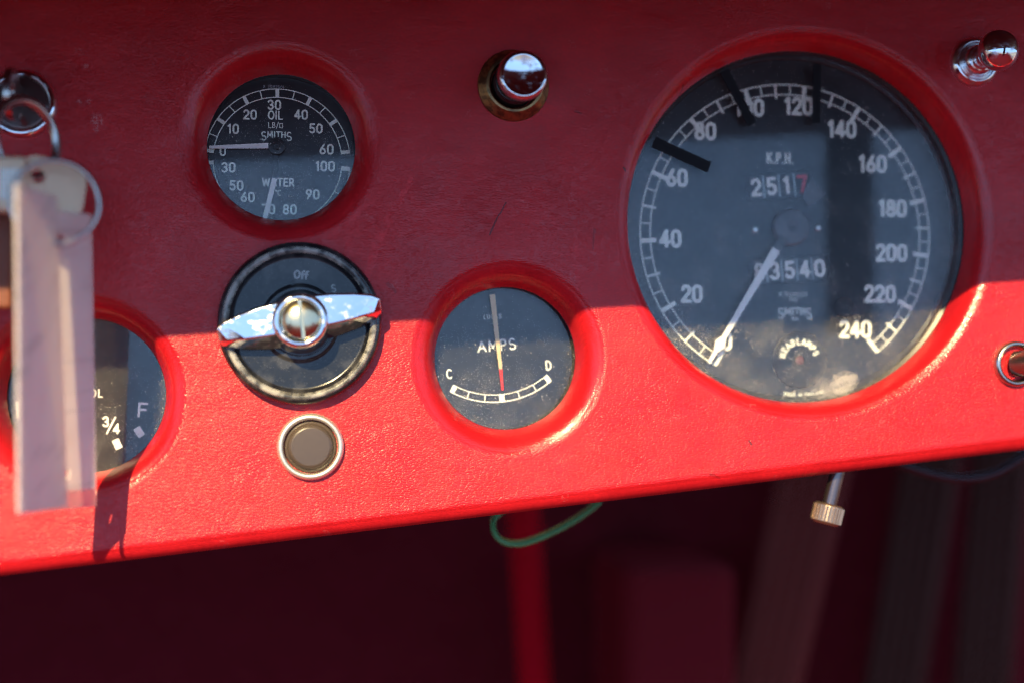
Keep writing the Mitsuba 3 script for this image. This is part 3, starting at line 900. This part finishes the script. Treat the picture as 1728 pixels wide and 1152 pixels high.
# ------------------------------------------------------------------ toggle at the right edge
K = thing('toggle_switch', 'dark chrome toggle in a bright ring at the right edge of the red leather', 'switch')
cx, cz = 271.40, 6.25
put(K + '__ring', at(lathe(rounded([(8.9, 0), (8.9, 2.0), (8.0, 3.0), (7.0, 2.8), (6.4, 1.4), (6.2, 0)], .5), 64), cx, cz), 'nickel', 40)
st = []
for s in np.linspace(0, 1, 24):
    st.append((cx + .2 + 15 * s, -1 - 26 * s, cz + .8 * s))
put(K + '__handle', tube(st, [5.0 + 1.4 * s - (3 * max(0, s - .85) / .15 * (s - .85) / .15) for s in np.linspace(0, 1, 24)], 28), 'dark_chrome', 40)

# ------------------------------------------------------------------ ignition lock, keys, rings, tag
K = thing('ignition_lock', 'round chrome ignition lock at the upper left with a key in it', 'lock')
cx, cz = -102.55, 97.13
put(K + '__bezel', at(lathe(rounded([(12.2, 0), (12.2, 1.8), (11.2, 3.2), (9.9, 3.4), (9.2, 2.4)], .5), 80), cx, cz), 'chrome', 40)
put(K + '__barrel', at(lathe(rounded([(9.4, 2.2), (9.0, 3.0), (0, 3.2)], .4), 64), cx, cz), 'dark_chrome', 40)
K = thing('ignition_key', 'pale key standing edge on in the ignition lock', 'key')
kx, kz = -102.75, 97.55
bow = Point(0, 0).buffer(9.0).union(sbox(-5, -16, 5, 0)).difference(Point(0, 3.5).buffer(3.4))
bw = prism(bow.buffer(-.5).buffer(.5), 2.2)
v = np.array(bw.vertices)          # bow lies in the plane that points out of the lock, edge towards the viewer
bw.vertices = np.stack([kx - 1.1 + v[:, 2] * 1.0, -16.0 - v[:, 1], kz + v[:, 0]], 1)
bw.invert()
put(K + '__bow', bw, 'nickel', 30)
put(K + '__blade', block(kx - .9, kx + .9, -6, 0.5, kz - 3.6, kz + 3.6), 'nickel', False)


def ring3(center, r, wire, normal, n=90, coil=0.0):
    c, nn = np.array(center, float), np.array(normal, float)
    nn /= np.linalg.norm(nn)
    a_ = np.cross(nn, [0, 0, 1.0])
    a_ /= np.linalg.norm(a_)
    b_ = np.cross(nn, a_)
    t = np.arange(n) * 2 * np.pi / n
    return tube([c + r * (math.cos(q) * a_ + math.sin(q) * b_) for q in t], wire, 12, True)


K = thing('key_ring', 'thick steel ring hanging from the ignition key', 'ring')
rx, rz = -94.75, 79.29
labels.pop(K)
K = put('key_ring', ring3((rx, -32, rz), 13.0, 1.6, (.80, -.6, .05)), 'nickel', True)
labels[K] = {'label': 'thick steel ring hanging from the ignition key', 'category': 'ring'}
K = thing('spare_key', 'round brass headed spare key on the thick ring, hole at its upper left', 'key')
sx, sz = -85.91, 61.42
hd = Point(0, 0).buffer(12.0).intersection(sbox(-14, -9.6, 11.2, 10.2)).buffer(-.8).buffer(.8).union(sbox(-26, -4.5, 0, 4.0)).difference(Point(-4.0, 3.6).buffer(2.3))
m = at(prism(hd, 2.2), 0, 0, 0, math.radians(-8))
v = np.array(m.vertices)
ya = math.radians(14)
m.vertices = np.stack([sx + v[:, 0] * math.cos(ya) - v[:, 1] * math.sin(ya), -40 + v[:, 1] * math.cos(ya) + v[:, 0] * math.sin(ya), sz + v[:, 2]], 1)
put(K + '__head', m, 'key_brass', 30)
K = thing('spare_key', 'square headed pale key with ridged face cut off by the left edge', 'key')
sx, sz = -97.61, 62.27
m = block(sx - 14, sx + 6.0, -47.5, -45, sz - 9.0, sz + 9.0, 1.1)
put(K + '__head', m, 'key_brass', 30)
for i in range(5):
    put(K + '__ridge', block(sx - 1.5 + i * 1.3, sx - .9 + i * 1.3, -48, -47, sz - 5, sz + 5), 'nickel', False)
rx, rz = -81.65, 56.27
K = put('key_ring', ring3((rx, -52, rz), 13.4, .8, (.22, -1, .10)), 'nickel', True)
labels[K] = {'label': 'thin bright wire ring passing through the hole of the plastic tag', 'category': 'ring'}

K = thing('key_tag', 'long frosted plastic key tag with two leaves hanging in front of the petrol gauge', 'key tag')


def leaf(x, y, z, w0, h, yaw, holes, lean, t=1.1, twist=0.0, base=0.0):
    """A strip hanging from its top middle: yaw turns its face to the right, lean carries its foot towards the panel."""
    g = sbox(-w0 / 2, -h, w0 / 2, base).buffer(-.5).buffer(.5).segmentize(4)
    for hx_, hz_ in holes:
        g = g.difference(Point(hx_, hz_).buffer(2.5))
    m = prism(g, t)
    v = np.array(m.vertices)
    yy = yaw + twist * v[:, 1] / h
    c, s = np.cos(yy), np.sin(yy)
    X = v[:, 0] * c + v[:, 2] * s
    Y = v[:, 0] * s - v[:, 2] * c - lean * v[:, 1]
    m.vertices = np.stack([x + X, y + Y, z + v[:, 1]], 1)
    return m


lx, lz = -82.35, 54.16
put(K + '__back_leaf', leaf(lx, -46, lz, 26.5, 91.0, math.radians(49), [(0, -9.5), (0, -85)], .16), 'tag_plastic', False)
put(K + '__clear_end', leaf(lx, -46, lz, 26.5, 97.0, math.radians(49), [], .16, base=-91.2), 'tag_clear', False)
lx, lz = -85.26, 57.87
put(K + '__front_leaf', leaf(lx, -66, lz, 28.0, 99.0, math.radians(77), [], .16, twist=math.radians(7)), 'tag_plastic', False)
K = thing('leather_fob', 'brown leather fob at the left edge behind the plastic tag', 'fob')
fx, fz = -102.31, 39.23
put(K + '__strap', block(fx - 12, fx + 3.2, -31, -28, fz - 16, fz + 17, 1.2), 'brown_leather', 30)

# ------------------------------------------------------------------ wires and fittings under the panel


def below(px_pts, ys):
    return [(x, y, z) for (x, z), y in zip(px_pts, ys)]


pw = [(119.38, -51.45), (111.31, -56.23), (100.56, -61.53), (90.33, -65.50), (80.96, -67.04), (74.39, -64.52), (72.46, -59.91), (75.22, -55.71), (80.80, -52.12)]
K = thing('wire_loop', 'thin green wire looping below the dashboard edge', 'wire')
sp = spline(below(pw, [65, 59, 55, 53, 51, 51, 53, 59, 67]), 90)
put(K + '__green_wire', tube(sp, 1.15, 10), 'green_wire', True)
sp2 = sp + np.array([-.2, 1.2, 1.0])
put(K + '__yellow_wire', tube(sp2, .85, 10), 'yellow_wire', True)
K = thing('cable_loop', 'dark cable sagging below the dashboard at the right', 'cable')
pw = [(245.67, -34.52), (261.84, -39.78), (278.16, -42.76), (291.89, -41.36), (302.99, -36.29), (317.00, -26.02)]
put(K + '__sheath', tube(spline(below(pw, [60] * 6), 60), 2.0, 12), 'dark_cable', True)
K = thing('knurled_fitting', 'knurled brass-steel nut on a thin stem hanging below the dashboard', 'fitting')
nx_, nz_ = 199.04, -52.41
tx_, tz_ = 203.04, -37.18
ax_ = np.array([tx_ - nx_, tz_ - nz_])
ax_ /= np.linalg.norm(ax_)


def along(mesh, x, y, z):
    """Local w axis runs up the stem in the plane of the panel."""
    v = np.array(mesh.vertices)
    side = np.array([ax_[1], -ax_[0]])
    m = mesh.copy()
    m.vertices = np.stack([x + v[:, 0] * side[0] + v[:, 2] * ax_[0], y - v[:, 1], z + v[:, 0] * side[1] + v[:, 2] * ax_[1]], 1)
    trimesh.repair.fix_normals(m)
    return m


put(K + '__stem', along(lathe([(0, 2), (2.9, 2), (2.9, 30), (0, 30)], 32), nx_, 12, nz_), 'dark_chrome', 40)
nut = [(0, -4.2), (4.6, -4.2), (5.7, -3.2), (5.7, 3.2), (4.9, 4.0), (0, 4.0)]
put(K + '__nut', along(lathe(rounded(nut, .4), 48), nx_, 12, nz_), 'worn_steel', 40)
for i in range(28):
    q = 2 * math.pi * i / 28
    rb = along(trimesh.creation.box(extents=[.55, .55, 6.2]), 0, 0, 0)
    o = along(tri([[5.75 * math.cos(q), 5.75 * math.sin(q), -.0]], [[0, 0, 0]]), nx_, 12, nz_).vertices[0] if False else \
        np.array([nx_ + 5.75 * math.cos(q) * ax_[1], 12 - 5.75 * math.sin(q), nz_ - 5.75 * math.cos(q) * ax_[0]])
    rb.apply_translation(o)
    put(K + '__knurl_rib', rb, 'worn_steel', False)

# ------------------------------------------------------------------ footwell and the rest of the car
put('bulkhead', block(-800, 1000, 420, 430, -560, 170), 'carpet', False)
labels['bulkhead'] = {'label': 'dark carpeted bulkhead at the end of the footwell', 'category': 'bulkhead', 'kind': 'structure'}
put('car_floor', block(-800, 1000, -1500, 430, -570, -560), 'carpet', False)
labels['car_floor'] = {'label': 'dark red carpeted floor of the car', 'category': 'floor', 'kind': 'structure'}
put('side_wall', block(-810, -800, -1500, 430, -570, -230), 'dark_red', False)
labels['side_wall'] = {'label': 'dark red inner side of the car on the left', 'category': 'side wall', 'kind': 'structure'}
put('side_wall', block(1000, 1010, -1500, 430, -570, -230), 'dark_red', False)
labels['side_wall_001'] = {'label': 'dark red inner side of the car on the right', 'category': 'side wall', 'kind': 'structure'}
# upright trim roll between the footwells
K = thing('trim_roll', 'upright red leather trim roll between the two footwells', 'trim')
ax0, az0 = 130.12, -95.71
bx0, bz0 = 136.42, -191.02
put(K + '__padding', tube([(ax0 + (bx0 - ax0) * t, 340, az0 + (bz0 - az0) * t) for t in np.linspace(-.5, 1.9, 30)], 10.0, 20), 'trim_red', True)
K = thing('pedal_box', 'dark red padded box beside the pedals', 'box')
ax0, az0 = 186.31, -111.58
bx0, bz0 = 253.85, -183.08
put(K + '__padding', block(ax0, bx0, 300, 410, -560, az0, 9), 'dark_red', 30)
for i, (x0, z0, x1, z1, y, w, mat_, lab) in enumerate(((319.52, -68.45, 287.99, -195.91, 340, 19, 'pedal_red', 'ribbed reddish pedal slanting down behind the knurled nut'),
                                                    (405.71, -58.51, 379.84, -201.10, 350, 16, 'rubber', 'dim ribbed pedal in the middle of the right footwell'),
                                                    (461.01, -59.67, 446.79, -205.48, 360, 16, 'rubber', 'dim ribbed pedal at the far right of the footwell'))):
    K = thing('pedal', lab, 'pedal', 'pedals in the footwell')
    p0, p1 = np.array([x0, y, z0]), np.array([x1, y, z1])
    d_ = p1 - p0
    put(K + '__arm', hull_spheres([(*(p0 - .3 * d_ + [w * s, 10, 0]), 5) for s in (-1, 1)] + [(*(p1 + .5 * d_ + [w * s, 10, 0]), 5) for s in (-1, 1)]), mat_, 30)
    for q in (-.72, -.24, .24, .72):
        put(K + '__rib', tube([p0 - .3 * d_ + [w * q, 5, 0], p1 + .5 * d_ + [w * q, 5, 0]], 3.2, 12), mat_, True)

# unseen strap added at the right for the dark band in the glass
K = thing('added_strap', 'unseen dark strap added for the dark band reflected in the large dial', 'strap')
gx, gz = 210.41, 61.06
put(K + '__band', block(gx * 1.35 - 13.5, gx * 1.35 + 13.5, -168, -164.5, 24, cowl_edge(260) + 12, 1.2), 'black', 30)
g = tri([(-60, -60, 0), (60, -60, 0), (60, 60, 0), (-60, 60, 0)], [[0, 1, 2], [0, 2, 3]])


def concrete(p, n, uv):
    return mix((.22, .22, .215), (.30, .297, .29), fbm(p.x * 3, p.y * 3, 0, octaves=3))


scene['concrete'] = two({'type': 'diffuse', 'reflectance': mikit.proc(concrete)})
scene['ground'] = mikit.ply(g, 'concrete', False)
labels['ground'] = {'label': 'pale concrete under the car', 'category': 'ground', 'kind': 'structure'}
